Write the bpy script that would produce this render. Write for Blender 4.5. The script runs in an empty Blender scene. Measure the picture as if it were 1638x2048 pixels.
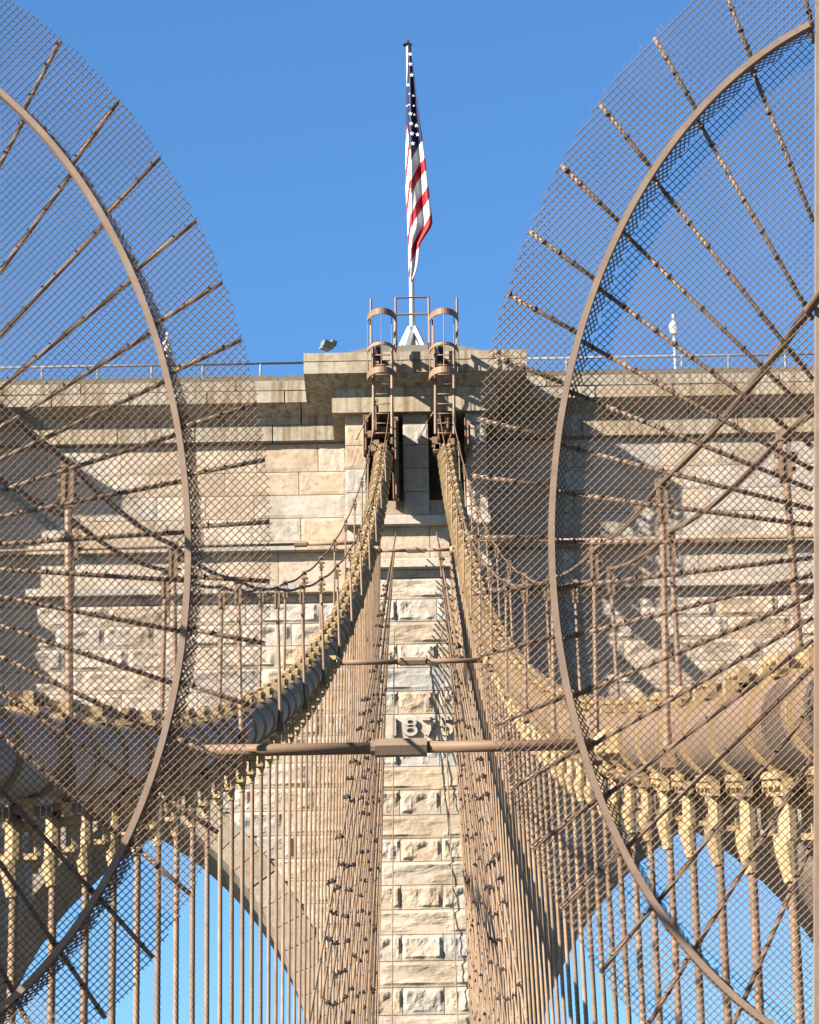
import bpy, bmesh, math, random
import numpy as np
from mathutils import Vector, Matrix, noise as mnoise
random.seed(7)
rad = math.radians
S = bpy.context.scene
COL = S.collection

# ------------------------------------------------------------------ camera
PW, PH, F = 1638.0, 2048.0, 6850.0
PITCH, ROLL, CZ = rad(18.5), -0.017, 1.7
cam_d = bpy.data.cameras.new('camera'); cam = bpy.data.objects.new('camera', cam_d); COL.objects.link(cam)
cam_d.sensor_fit = 'VERTICAL'; cam_d.sensor_height = 36; cam_d.lens = F / PH * 36
cam_d.clip_start = 0.1; cam_d.clip_end = 20000
CM = Matrix.Rotation(math.pi/2 + PITCH, 4, 'X') @ Matrix.Rotation(ROLL, 4, 'Z')
CM.translation = Vector((0, 0, CZ))
cam.matrix_world = CM
S.camera = cam
CR = CM.to_3x3()

# ------------------------------------------------------------------ sky, sun, exposure
SUN = Vector((-1.50, -1.0, 1.05)).normalized()
el = math.asin(SUN.z); az = math.atan2(SUN.x, SUN.y)
world = bpy.data.worlds.new('World'); S.world = world; world.use_nodes = True
nt = world.node_tree; nt.nodes.clear()
sky = nt.nodes.new('ShaderNodeTexSky'); sky.sky_type = 'NISHITA'; sky.sun_disc = False
sky.sun_elevation = el; sky.sun_rotation = az % (2*math.pi)
sky.altitude = 0; sky.air_density = 1.0; sky.dust_density = 0.0; sky.ozone_density = 5.0
bg = nt.nodes.new('ShaderNodeBackground'); bg.inputs[1].default_value = 0.0505
wo = nt.nodes.new('ShaderNodeOutputWorld')
hs = nt.nodes.new('ShaderNodeHueSaturation'); hs.inputs['Saturation'].default_value = 1.14
nt.links.new(sky.outputs[0], hs.inputs['Color']); nt.links.new(hs.outputs[0], bg.inputs[0]); nt.links.new(bg.outputs[0], wo.inputs[0])
sd = bpy.data.lights.new('sun', 'SUN'); sun = bpy.data.objects.new('sun', sd); COL.objects.link(sun)
sd.energy = 5.0; sd.angle = rad(0.5); sd.color = (1.0, 0.94, 0.83)
sun.rotation_euler = SUN.to_track_quat('Z', 'Y').to_euler(); sun.location = (-40, -30, 60)
S.view_settings.view_transform = 'Standard'; S.view_settings.look = 'None'
S.view_settings.exposure = 2.10; S.view_settings.gamma = 1
S.view_settings.use_curve_mapping = False
S.render.engine = 'CYCLES'
S.cycles.max_bounces = 5; S.cycles.diffuse_bounces = 2

# ------------------------------------------------------------------ helpers
def ray(u, v):
    return CR @ Vector(((u - PW/2) / F, -(v - PH/2) / F, -1.0))
def at(u, v, Y):
    """world point on the vertical plane y = Y that is seen at photo pixel (u, v)"""
    d = ray(u, v); t = Y / d.y
    return Vector((d.x*t, Y, CZ + d.z*t))
def zrow(v, Y, u=830): return at(u, v, Y).z

def link(name, me, parent=None, mat=None, smooth=False):
    o = bpy.data.objects.new(name, me); COL.objects.link(o)
    if parent is not None: o.parent = parent
    if mat is not None and not me.materials:
        for m in (mat if isinstance(mat, (list, tuple)) else [mat]): me.materials.append(m)
    if smooth:
        me.polygons.foreach_set('use_smooth', [True]*len(me.polygons))
    return o
def tag(o, label, cat, group=None, kind=None):
    o['label'] = label; o['category'] = cat
    if group: o['group'] = group
    if kind: o['kind'] = kind
    return o
def thing(name, label, cat, loc=(0, 0, 0), group=None):
    o = bpy.data.objects.new(name, None); COL.objects.link(o); o.location = loc
    o.empty_display_size = 0.2
    return tag(o, label, cat, group)

class MB:
    """collects shapes (given in world space) and links them as ONE mesh object"""
    def __init__(s): s.v = []; s.f = []
    def add(s, vs, fs):
        n = len(s.v); s.v += [tuple(p) for p in vs]; s.f += [tuple(i+n for i in q) for q in fs]; return s
    def box(s, c, size, rot=None, top=1.0):
        x, y, z = [k/2 for k in size]
        vs = []
        for sz, k in ((-1, 1.0), (1, top)):
            for sx, sy in ((-1,-1),(1,-1),(1,1),(-1,1)):
                p = Vector((sx*x*k, sy*y*k, sz*z))
                if rot is not None: p = rot @ p
                vs.append(p + Vector(c))
        return s.add(vs, [(3,2,1,0),(4,5,6,7),(0,1,5,4),(1,2,6,5),(2,3,7,6),(3,0,4,7)])
    def tube(s, pts, r, n=8, caps=True, closed=False):
        pts = [Vector(p) for p in pts]; m = len(pts)
        rs = r if isinstance(r, (list, tuple)) else [r]*m
        T = []
        for i in range(m):
            if closed: t = pts[(i+1) % m] - pts[i-1]
            else: t = pts[min(i+1, m-1)] - pts[max(i-1, 0)]
            T.append(t.normalized())
        ref = Vector((0, 0, 1)) if abs(T[0].z) < 0.9 else Vector((1, 0, 0))
        a = T[0].cross(ref).normalized(); vs = []
        for i in range(m):
            a = (a - T[i]*a.dot(T[i])).normalized(); b = T[i].cross(a)
            for k in range(n):
                w = 2*math.pi*k/n
                vs.append(pts[i] + (a*math.cos(w) + b*math.sin(w))*rs[i])
        fs = []
        for i in range(m if closed else m-1):
            j = (i+1) % m
            for k in range(n):
                q = (k+1) % n
                fs.append((i*n+k, i*n+q, j*n+q, j*n+k))
        if caps and not closed:
            fs.append(tuple(reversed(range(n)))); fs.append(tuple((m-1)*n+k for k in range(n)))
        return s.add(vs, fs)
    def sphere(s, c, r, n=8, m=6, squash=(1,1,1)):
        vs = [Vector(c)+Vector((0,0,r*squash[2]))]; fs = []
        for i in range(1, m):
            for k in range(n):
                th = math.pi*i/m; ph = 2*math.pi*k/n
                vs.append(Vector(c)+Vector((r*squash[0]*math.sin(th)*math.cos(ph), r*squash[1]*math.sin(th)*math.sin(ph), r*squash[2]*math.cos(th))))
        vs.append(Vector(c)-Vector((0,0,r*squash[2])))
        for k in range(n):
            q = (k+1) % n
            fs.append((0, 1+k, 1+q)); fs.append((len(vs)-1, 1+(m-2)*n+q, 1+(m-2)*n+k))
            for i in range(m-2): fs.append((1+i*n+k, 1+(i+1)*n+k, 1+(i+1)*n+q, 1+i*n+q))
        return s.add(vs, fs)
    def mesh(s, name, origin=(0, 0, 0)):
        o = Vector(origin)
        me = bpy.data.meshes.new(name)
        me.from_pydata([tuple(Vector(p)-o) for p in s.v], [], s.f); me.update(); return me
    def build(s, name, mat, parent=None, smooth=False):
        o = Vector(parent.location) if parent is not None else Vector((0, 0, 0))
        if parent is not None and parent.parent is not None: o = o + Vector(parent.parent.location)
        return link(name, s.mesh(name, o), parent, mat, smooth)

# ------------------------------------------------------------------ materials
def nodes(m):
    m.use_nodes = True; n = m.node_tree; n.nodes.clear()
    b = n.nodes.new('ShaderNodeBsdfPrincipled'); o = n.nodes.new('ShaderNodeOutputMaterial')
    n.links.new(b.outputs[0], o.inputs[0]); return n, b
def ramp(n, cols):
    r = n.nodes.new('ShaderNodeValToRGB'); e = r.color_ramp.elements
    while len(e) < len(cols): e.new(0.5)
    for i, (p, c) in enumerate(cols): e[i].position = p; e[i].color = (*c, 1)
    return r
def tex(n, scale, detail=4, rough=.55, vec=None, stretch=None, space='Object'):
    t = n.nodes.new('ShaderNodeTexNoise'); t.inputs['Scale'].default_value = scale
    t.inputs['Detail'].default_value = detail; t.inputs['Roughness'].default_value = rough
    tc = n.nodes.new('ShaderNodeTexCoord'); src = tc.outputs[space]
    if space == 'World':
        pass
    mp = n.nodes.new('ShaderNodeMapping')
    if stretch: mp.inputs['Scale'].default_value = stretch
    n.links.new(src, mp.inputs[0]); n.links.new(mp.outputs[0], t.inputs[0]); return t
def mix(n, a, b, f, mode='MIX'):
    m = n.nodes.new('ShaderNodeMix'); m.data_type = 'RGBA'; m.blend_type = mode
    def put(sock, val):
        if hasattr(val, 'links'): n.links.new(val, sock)
        elif isinstance(val, (int, float)): sock.default_value = val
        else: sock.default_value = (*val, 1)
    put(m.inputs[0], f); put(m.inputs[6], a); put(m.inputs[7], b); return m.outputs[2]
def bump(n, b, tx, strength, dist):
    bp = n.nodes.new('ShaderNodeBump'); bp.inputs['Strength'].default_value = strength; bp.inputs['Distance'].default_value = dist
    n.links.new(tx, bp.inputs['Height']); n.links.new(bp.outputs[0], b.inputs['Normal'])

def paint(name, c1, c2, rust=(0.22, 0.10, 0.05), scale=3.0, rough=.55, dirt=.35, bscale=60):
    m = bpy.data.materials.new(name); n, b = nodes(m)
    geo = n.nodes.new('ShaderNodeNewGeometry')
    t = n.nodes.new('ShaderNodeTexNoise'); t.inputs['Scale'].default_value = scale; t.inputs['Detail'].default_value = 6
    n.links.new(geo.outputs['Position'], t.inputs[0])
    r = ramp(n, [(0.35, (0, 0, 0)), (0.65, (1, 1, 1))]); n.links.new(t.outputs[0], r.inputs[0])
    c = mix(n, c1, c2, r.outputs[0])
    t2 = n.nodes.new('ShaderNodeTexNoise'); t2.inputs['Scale'].default_value = scale*4.3; t2.inputs['Detail'].default_value = 8; t2.inputs['Roughness'].default_value = .7
    n.links.new(geo.outputs['Position'], t2.inputs[0])
    r2 = ramp(n, [(0.56, (0, 0, 0)), (0.72, (dirt, dirt, dirt))]); n.links.new(t2.outputs[0], r2.inputs[0])
    c = mix(n, c, rust, r2.outputs[0])
    oi = n.nodes.new('ShaderNodeObjectInfo'); rv = ramp(n, [(0, (.80, .78, .76)), (1, (1.18, 1.16, 1.14))]); n.links.new(oi.outputs['Random'], rv.inputs[0])
    if name in ('rope_paint', 'tan_paint', 'band_paint', 'sunlit_tan_paint'): c = mix(n, c, rv.outputs[0], 1.0, 'MULTIPLY')
    n.links.new(c, b.inputs['Base Color']); b.inputs['Roughness'].default_value = rough
    b.inputs['Specular IOR Level'].default_value = .15
    t3 = n.nodes.new('ShaderNodeTexNoise'); t3.inputs['Scale'].default_value = bscale; n.links.new(geo.outputs['Position'], t3.inputs[0])
    bump(n, b, t3.outputs[0], .25, .004)
    return m
M = {}
M['tan'] = paint('tan_paint', (0.142, 0.088, 0.055), (0.165, 0.104, 0.066), rust=(.08,.04,.02), dirt=.5)
M['band'] = paint('sunlit_tan_paint', (0.275, 0.198, 0.106), (0.225, 0.155, 0.082), rust=(.10,.055,.028), scale=5, dirt=.45)  # the one tan paint, made paler so its colour stands for strong sun
M['cable'] = paint('cable_paint', (0.118, 0.075, 0.047), (0.145, 0.094, 0.058), rust=(.07,.04,.022), scale=4, dirt=.6)
M['cable2'] = paint('band_paint', (0.165, 0.108, 0.064), (0.142, 0.090, 0.055), scale=4, dirt=.25)
M['rope'] = paint('rope_paint', (0.162, 0.109, 0.070), (0.122, 0.080, 0.050), rust=(.09,.05,.028), scale=8, dirt=.5)
M['wire'] = paint('mesh_wire_paint', (0.165, 0.112, 0.078), (0.13, 0.086, 0.058), rust=(.09,.045,.022), scale=5, dirt=.5)
M['hoop'] = paint('hoop_paint', (0.132, 0.090, 0.064), (0.155, 0.108, 0.078), rust=(.07,.035,.018), scale=14, dirt=.55)
M['handrope'] = paint('brown_rope', (0.085, 0.052, 0.034), (0.10, 0.064, 0.042), rust=(.05,.028,.016), scale=9, rough=.9)
M['clip'] = paint('dark_clip', (0.014, 0.010, 0.008), (0.023, 0.016, 0.014), scale=9)
M['white'] = paint('white_paint', (0.490, 0.483, 0.469), (0.434, 0.427, 0.406), rust=(0.183, 0.165, 0.138), dirt=.3)
M['grey'] = paint('galvanised_steel', (0.165, 0.165, 0.160), (0.128, 0.128, 0.124), rust=(0.092, 0.078, 0.064))
M['lampgrey'] = paint('green_grey_housing', (0.119, 0.128, 0.101), (0.092, 0.101, 0.083), rust=(0.046, 0.046, 0.036))
M['dark'] = paint('dark_metal', (0.018, 0.018, 0.020), (0.027, 0.027, 0.027))

def stone(name, cols, stain=0.0, streak=0.0, rnd=True, bstr=.6, bdist=.03, nscale=1.0):
    m = bpy.data.materials.new(name); n, b = nodes(m)
    geo = n.nodes.new('ShaderNodeNewGeometry')
    if rnd:
        oi = n.nodes.new('ShaderNodeObjectInfo'); r = ramp(n, cols); r.color_ramp.interpolation = 'LINEAR'
        n.links.new(oi.outputs['Random'], r.inputs[0]); c = r.outputs[0]
    else:
        t0 = n.nodes.new('ShaderNodeTexNoise'); t0.inputs['Scale'].default_value = .5; n.links.new(geo.outputs['Position'], t0.inputs[0])
        r = ramp(n, cols); n.links.new(t0.outputs[0], r.inputs[0]); c = r.outputs[0]
    t = n.nodes.new('ShaderNodeTexNoise'); t.inputs['Scale'].default_value = 6*nscale; t.inputs['Detail'].default_value = 8; t.inputs['Roughness'].default_value = .7
    n.links.new(geo.outputs['Position'], t.inputs[0])
    rr = ramp(n, [(0.3, (.52, .49, .46)), (0.47, (.95, .95, .95)), (0.7, (1.18, 1.16, 1.14))]); n.links.new(t.outputs[0], rr.inputs[0])
    c = mix(n, c, rr.outputs[0], .8, 'MULTIPLY')
    t1 = n.nodes.new('ShaderNodeTexNoise'); t1.inputs['Scale'].default_value = .8; t1.inputs['Detail'].default_value = 5
    n.links.new(geo.outputs['Position'], t1.inputs[0])
    r1 = ramp(n, [(0.5, (0, 0, 0)), (0.72, (.62, .62, .62))]); n.links.new(t1.outputs[0], r1.inputs[0])
    c = mix(n, c, (0.138, 0.092, 0.055), r1.outputs[0])
    if streak > 0:
        mp = n.nodes.new('ShaderNodeMapping'); mp.inputs['Scale'].default_value = (5.5, 5.5, .18)
        n.links.new(geo.outputs['Position'], mp.inputs[0])
        t4 = n.nodes.new('ShaderNodeTexNoise'); t4.inputs['Scale'].default_value = 1.2; t4.inputs['Detail'].default_value = 5
        n.links.new(mp.outputs[0], t4.inputs[0])
        r4 = ramp(n, [(0.45, (0, 0, 0)), (0.66, (streak, streak, streak))]); n.links.new(t4.outputs[0], r4.inputs[0])
        c = mix(n, c, (0.092, 0.052, 0.025), r4.outputs[0])
    n.links.new(c, b.inputs['Base Color']); b.inputs['Roughness'].default_value = .9
    b.inputs['Specular IOR Level'].default_value = .15
    tb = n.nodes.new('ShaderNodeTexNoise'); tb.inputs['Scale'].default_value = 5*nscale; tb.inputs['Detail'].default_value = 9; tb.inputs['Roughness'].default_value = .65
    n.links.new(geo.outputs['Position'], tb.inputs[0]); bump(n, b, tb.outputs[0], bstr, bdist)
    return m
SC = [(0.0, (0.267, 0.208, 0.149)), (0.16, (0.291, 0.236, 0.181)), (0.3, (0.237, 0.216, 0.191)), (0.45, (0.296, 0.246, 0.191)), (0.6, (0.209, 0.192, 0.173)), (0.72, (0.281, 0.215, 0.152)), (0.86, (0.230, 0.178, 0.131)), (1.0, (0.311, 0.266, 0.215))]
M['stone'] = stone('granite_blocks', SC, bstr=.6, bdist=.035)
M['stone_fine'] = stone('dressed_granite', SC, bstr=.5, bdist=.02)
M['cornice'] = stone('stained_cornice_granite', [(0, (0.203, 0.181, 0.143)), (.5, (0.234, 0.202, 0.153)), (1, (0.217, 0.174, 0.119))], streak=.7, bstr=.4, bdist=.02)
M['core'] = stone('mortar_and_granite', [(0.3, (0.165, 0.133, 0.097)), (0.7, (0.202, 0.165, 0.124))], rnd=False)
M['soffit'] = stone('darker_arch_granite', [(0, (0.183, 0.151, 0.115)), (1, (0.220, 0.183, 0.142))], streak=.3, bstr=.5, bdist=.03)  # darker, lightly streaked granite tone for the arch stones
M['roof'] = stone('roof_slabs', [(0.3, (0.078, 0.069, 0.050)), (0.7, (0.106, 0.092, 0.069))], rnd=False)

# ------------------------------------------------------------------ ground, water
def plane(name, x0, x1, y0, y1, z, mat):
    me = bpy.data.meshes.new(name); me.from_pydata([(x0,y0,z),(x1,y0,z),(x1,y1,z),(x0,y1,z)], [], [(0,1,2,3)])
    o = link(name, me, None, mat); o['kind'] = 'structure'; return o
mw = bpy.data.materials.new('river_water'); n, b = nodes(mw); b.inputs['Base Color'].default_value = (.05, .08, .09, 1); b.inputs['Roughness'].default_value = .15
tw = tex(n, .4, 6); bump(n, b, tw.outputs[0], .6, .3)
plane('water', -6000, 6000, -6000, 6000, -38.0, mw)
md = bpy.data.materials.new('weathered_boards'); n, b = nodes(md)
td = tex(n, 6, 5, stretch=(.3, 6, 1)); rd = ramp(n, [(.3, (.07, .055, .045)), (.7, (.12, .095, .075))]); n.links.new(td.outputs[0], rd.inputs[0])
n.links.new(rd.outputs[0], b.inputs['Base Color']); b.inputs['Roughness'].default_value = .85
mb = MB(); mb.box((0, 43.5, -.1), (4.4, 107.6, .2)); o = mb.build('walkway', md); o['kind'] = 'structure'
ma = bpy.data.materials.new('road_asphalt'); n, b = nodes(ma); b.inputs['Base Color'].default_value = (.06, .06, .06, 1); b.inputs['Roughness'].default_value = .9
mb = MB()
for s in (-1, 1): mb.box((s*7.6, 45, -5.3), (9, 130, .4))
o = mb.build('road', ma); o['kind'] = 'structure'

# ------------------------------------------------------------------ tower
X0 = 0.19                       # centre line of the tower
YW = 100.0                      # main wall face
YB = 97.6                       # face of the central pier
TH = 5.0
SXH = 1.2
LA = at(312, 1662, YW+TH); RA = at(1376, 1662, YW+TH)
ZAP = (LA.z + RA.z)/2; XA = (RA.x - LA.x)/2; XM = (RA.x + LA.x)/2
AW, AR = 5.15, 10.3
ZS = ZAP - math.sqrt(AR*AR - (AR-AW)**2)
ZT = zrow(761, YW-.86, 550)      # top of cornice A
tower = thing('bridge_tower', 'pale granite bridge tower with two pointed arches and 1875 on its central pier', 'tower', (0, 0, 0))
TW = 19.8
# core with the two arch openings
def arch_pts(xc, r_in, n=22):
    a_top = math.asin((ZAP-ZS)/AR)
    right = []
    for i in range(n+1):
        a = a_top*i/n; right.append((xc - (AR-AW) + r_in*math.cos(a), ZS + r_in*math.sin(a)))
    left = [(2*xc - x, z) for x, z in right]
    return left[:-1] + [(xc, ZAP)] + right[:-1][::-1]
poly = [(-TW, -38)]
for xc in (XM-XA, XM+XA):
    poly.append((xc-AW, -38)); poly += arch_pts(xc, AR); poly.append((xc+AW, -38))
poly += [(TW, -38), (TW, ZT), (-TW, ZT)]
bm = bmesh.new()
f = bm.faces.new([bm.verts.new((x, YW, z)) for x, z in poly])
r = bmesh.ops.extrude_face_region(bm, geom=[f])
for v in r['geom']:
    if isinstance(v, bmesh.types.BMVert): v.co.y += TH
bmesh.ops.recalc_face_normals(bm, faces=bm.faces)
bmesh.ops.triangulate(bm, faces=[q for q in bm.faces if len(q.verts) > 4])
me = bpy.data.meshes.new('wall_core'); bm.to_mesh(me); bm.free()
link('wall_core', me, tower, M['core'])

# unit stone meshes: x,z in -.5..5, front at y=0 (bulging to -y), back at y=1
def unit_stone(seed, nx, nz, amp, margin, slanted=0):
    vs = []; fs = []
    for j in range(nz+1):
        for i in range(nx+1):
            x = i/nx - .5; z = j/nz - .5
            e = min(.5-abs(x), (.5-abs(z))*.5)
            k = min(1, max(0, (e-margin)/.04)) if margin > 0 else min(1, e/.03)
            nn = mnoise.fractal(Vector((x*2.8+seed*7.3, z*1.5-seed*3.1, seed*1.7)), 1.0, 2.1, 4)
            rid = abs(mnoise.noise(Vector((x*2+seed, z*1.3+x, seed*5.1))))
            d = (.55 + nn*.8 - rid*.7 + slanted*(z*.9))
            vs.append((x, -amp*max(0.02, d)*k, z))
    for j in range(nz):
        for i in range(nx):
            a = j*(nx+1)+i; fs.append((a, a+1, a+nx+2, a+nx+1))
    m0 = len(vs)
    ring = [i for i in range(nx+1)] + [(j*(nx+1)+nx) for j in range(1, nz+1)] + [nz*(nx+1)+i for i in range(nx-1, -1, -1)] + [j*(nx+1) for j in range(nz-1, 0, -1)]
    for r_ in ring: x, y, z = vs[r_]; vs.append((x, 1.0, z))
    L = len(ring)
    for k in range(L): fs.append((ring[k], m0+k, m0+(k+1) % L, ring[(k+1) % L]))
    me = bpy.data.meshes.new('stone_block'); me.from_pydata(vs, [], fs); me.update(); return me
ROUGH = [unit_stone(i+1, 22, 13, .11, .03, slanted=(.0, .5, .9, -.3)[i % 4]) for i in range(9)]
MILD = [unit_stone(i+31, 14, 8, .03, .02) for i in range(6)]
for me in ROUGH: me.materials.append(M['stone'])
for me in MILD: me.materials.append(M['stone_fine'])
D = .25
def place_stone(name, me, x0, x1, z0, z1, y, parent, gap=.010):
    o = bpy.data.objects.new(name, me); COL.objects.link(o); o.parent = parent
    o.location = ((x0+x1)/2, y, (z0+z1)/2); o.scale = (x1-x0-2*gap, D, z1-z0-2*gap)
    return o
# fix depth: the unit bulge is scaled by D, so bake it back
for me in ROUGH + MILD:
    for v in me.vertices:
        if v.co.y < .5: v.co.y /= D

BH = 2.17                         # half width of the central pier
zb_rows = [1155, 1198, 1243, 1288, 1335, 1382, 1428, 1482, 1533, 1580, 1630, 1677, 1723, 1770, 1819, 1869, 1922, 1975, 2030, 2086, 2142, 2199, 2257, 2316, 2376]
ZR = [zrow(v, YB) for v in zb_rows]
ZUP = [zrow(v, YB) for v in (826, 848, 889, 936, 983, 1030)]
ZSTR1 = (zrow(1047, YB-.3), zrow(1028, YB-.3)); ZSTR2 = (zrow(1133, YB-.3), zrow(1115, YB-.3))
# --- central pier: body, slots for the cables
def px_x(u, v, Y): return at(u, v, Y).x
SL = [px_x(u, 900, YB) for u in (733, 806, 857, 931)]
zslot = zrow(1000, YB)
pl, pr = px_x(690, 900, YB), px_x(974, 900, YB)
mb = MB()
def bx(x0, x1, y0, y1, z0, z1): mb.box(((x0+x1)/2, (y0+y1)/2, (z0+z1)/2), (abs(x1-x0), abs(y1-y0), abs(z1-z0)))
bx(pl+.03, pr-.03, YB+.05, YW+.01, -38, zslot)
ztopC = zrow(826, YB-.28)
for a, b_ in ((pl+.03, SL[0]), (SL[1], SL[2]), (SL[3], pr-.03)):
    bx(a, b_, YB+.05, YW+.01, zslot+.001, ztopC+.3)
mb.build('pier_core', M['core'], tower)
rs = random.Random(5)
def row(name, x0, x1, z0, z1, y, bank, lens, start=0.0):
    """one course of stones from x0 to x1"""
    x = x0; first = True
    while x < x1 - .05:
        L = rs.choice(lens)
        if first: L *= 1 - start
        nx = min(x+L, x1)
        if x1 - nx < .45: nx = x1
        place_stone(name, rs.choice(bank), x, nx, z0, z1, y, tower)
        x = nx; first = False
# lower courses, alternately one long stretcher and three stones round a header, as in the photograph
hL, hR = px_x(799, 1600, YB), px_x(881, 1600, YB)
kinds = {7: 'date'}
for i in range(len(ZR)-1):
    z1, z0 = ZR[i], ZR[i+1]
    if i == 6:     # the course that carries the date
        place_stone('date_stone', MILD[0], pl+.6, pr-.6, z0, z1, YB, tower); place_stone('pier_stone', ROUGH[0], pl, pl+.6, z0, z1, YB, tower); place_stone('pier_stone', ROUGH[1], pr-.6, pr, z0, z1, YB, tower); continue
    three = (i % 2 == 1) if i < 7 else (i % 2 == 0 if False else (i in (7, 9, 11, 13, 15, 17, 19, 21, 23)))
    if i == 7: three = True
    if i == 8: three = False
    w = 0.0
    if three:
        place_stone('pier_stone', ROUGH[rs.randrange(9)], pl, hL-.95, z0, z1, YB, tower)
        place_stone('pier_stone', ROUGH[rs.randrange(9)], hL-.95, hL, z0, z1, YB, tower)
        place_stone('pier_stone', ROUGH[rs.randrange(9)], hL, hR, z0, z1, YB, tower)
        place_stone('pier_stone', ROUGH[rs.randrange(9)], hR, hR+1.0, z0, z1, YB, tower)
        place_stone('pier_stone', ROUGH[rs.randrange(9)], hR+1.0, pr, z0, z1, YB, tower)
    else:
        place_stone('pier_stone', ROUGH[rs.randrange(9)], pl, hL-.75, z0, z1, YB, tower)
        place_stone('pier_stone', ROUGH[rs.randrange(9)], hL-.75, hR+.95, z0, z1, YB, tower)
        place_stone('pier_stone', ROUGH[rs.randrange(9)], hR+.95, pr, z0, z1, YB, tower)
# dressed courses between and above the string courses
zt = ZR[0]
place_stone('pier_stone', MILD[1], pl, X0, ZR[0], ZSTR2[0], YB, tower); place_stone('pier_stone', MILD[2], X0, pr, ZR[0], ZSTR2[0], YB, tower)
zm = ZSTR1[0]
place_stone('pier_stone', MILD[1], pl, X0+.4, ZSTR2[1], zm, YB, tower); place_stone('pier_stone', MILD[3], X0+.4, pr, ZSTR2[1], zm, YB, tower)
zu = [ZSTR1[1]] + [zrow(v, YB) for v in (983, 936, 889, 848)] + [zrow(820, YB)]
for k in range(len(zu)-1):
    z0, z1 = zu[k], zu[k+1]
    if z1 <= zslot+.1:
        place_stone('pier_stone', MILD[k % 6], pl, X0+(.5 if k % 2 else -.4), z0, z1, YB, tower)
        place_stone('pier_stone', MILD[(k+2) % 6], X0+(.5 if k % 2 else -.4), pr, z0, z1, YB, tower)
    else:
        for a, b_ in ((pl, SL[0]), (SL[1], SL[2]), (SL[3], pr)):
            place_stone('pier_stone', MILD[(k*3+1) % 6], a, b_, z0, z1, YB, tower)

# --- side walls of the piers visible from elsewhere and outer buttresses
BC = [at(-301, 740, YB).x, at(1962, 740, YB).x]
mb = MB()
for xc in BC:
    mb.box((xc, (YB+YW)/2, (ZT-38)/2), (2*BH, YW-YB+.02, ZT+38-.8))
mb.build('outer_pier', M['core'], tower)

# --- main wall courses
def ring_x(z):
    """half width of the voussoir ring's outer edge at height z, None above it"""
    R = AR + .95
    if z < ZS: return AW + .95
    q = R*R - (z-ZS)**2
    if q <= 0: return None
    x = math.sqrt(q) - (AR-AW)
    return x if x > 0 else None
rowsW = [ZSTR1[1]] + [zrow(v, YB) for v in (983, 936, 889)] + [zrow(884, YW-.28, 550)]
courses = [(ZR[i+1], ZR[i], 'r') for i in range(len(ZR)-1)]
courses += [(ZR[0], ZSTR2[0], 'm'), (ZSTR2[1], ZSTR1[0], 'm')]
for k in range(len(rowsW)-1):
    if rowsW[k+1] - rowsW[k] > .2: courses.append((rowsW[k], rowsW[k+1], 'm'))
wallcount = 0
wall_list = []
XLIM = 14.6
for ci, (z0, z1, kd) in enumerate(courses):
    if z1 < 14.5: continue
    iv = [(-XLIM, pl), (pr, XLIM)]
    out = []
    rx = ring_x((z0+z1)/2)
    for a, b_ in iv:
        if rx is None: out.append((a, b_)); continue
        xc = XM-XA if a < 0 else XM+XA
        if xc-rx > a: out.append((a, xc-rx))
        if b_ > xc+rx: out.append((xc+rx, b_))
    for a, b_ in out:
        x = a; first = True
        while x < b_ - .05:
            L = rs.choice((1.5, 1.9, 2.3, 2.7)) * (rs.choice((.5, .8, 1)) if first else 1)
            nx = min(x+L, b_)
            if b_ - nx < .5: nx = b_
            wall_list.append((x, nx, z0, z1, kd)); x = nx; first = False
wall_list.sort(key=lambda t: abs((t[0]+t[1])/2))
mbw = MB()
for i, (a, b_, z0, z1, kd) in enumerate(wall_list):
    bank = ROUGH if kd == 'r' else MILD
    if i < 298:
        place_stone('wall_stone', rs.choice(bank), a, b_, z0, z1, YW-.05, tower)
    else:
        mbw.box(((a+b_)/2, YW+.0, (z0+z1)/2), (b_-a-.03, .12, z1-z0-.03))
if mbw.v:
    o = mbw.build('far_wall_stones', M['stone_fine'], tower); o['kind'] = 'stuff'

# --- voussoirs (each goes right through the wall)
NV = 15
a_top = math.asin((ZAP-ZS)/AR)
da = a_top/NV
vm = {}
for side in (1, -1):
    mb = MB(); r0, r1 = AR-.03, AR+.98; g = .012/AR
    pts = []
    for a in (g, da/2, da-g):
        for r_ in (r0, r1):
            for y in (YW-.10, YW+TH+.04): pts.append((side*r_*math.cos(a), y, r_*math.sin(a)))
    fs = []
    def q(a, b, c, d): fs.append((a, b, c, d))
    for k in (0, 4):
        i = k
        q(i, i+4, i+5, i+1); q(i+2, i+3, i+7, i+6); q(i, i+2, i+6, i+4); q(i+1, i+5, i+7, i+3)
    q(0, 1, 3, 2); q(8, 10, 11, 9)
    mb.add(pts, fs); me = mb.mesh('voussoir'); me.materials.append(M['soffit'])
    bm = bmesh.new(); bm.from_mesh(me); bmesh.ops.recalc_face_normals(bm, faces=bm.faces); bm.to_mesh(me); bm.free()
    vm[side] = me
for xc in (XM-XA, XM+XA):
    for side in (1, -1):
        for k in range(NV):
            o = bpy.data.objects.new('voussoir', vm[side]); COL.objects.link(o); o.parent = tower
            o.location = (xc - side*(AR-AW), rs.uniform(-.015, .015), ZS); o.rotation_euler = (0, -side*da*k, 0)
        for k in range(8):    # jamb stones under the springing
            mbj = None
jm = MB(); jm.box((0, YW+TH/2-.03, 0), (1.0, TH+.14, 1.0)); jme = jm.mesh('jamb_stone'); jme.materials.append(M['soffit'])
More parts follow.
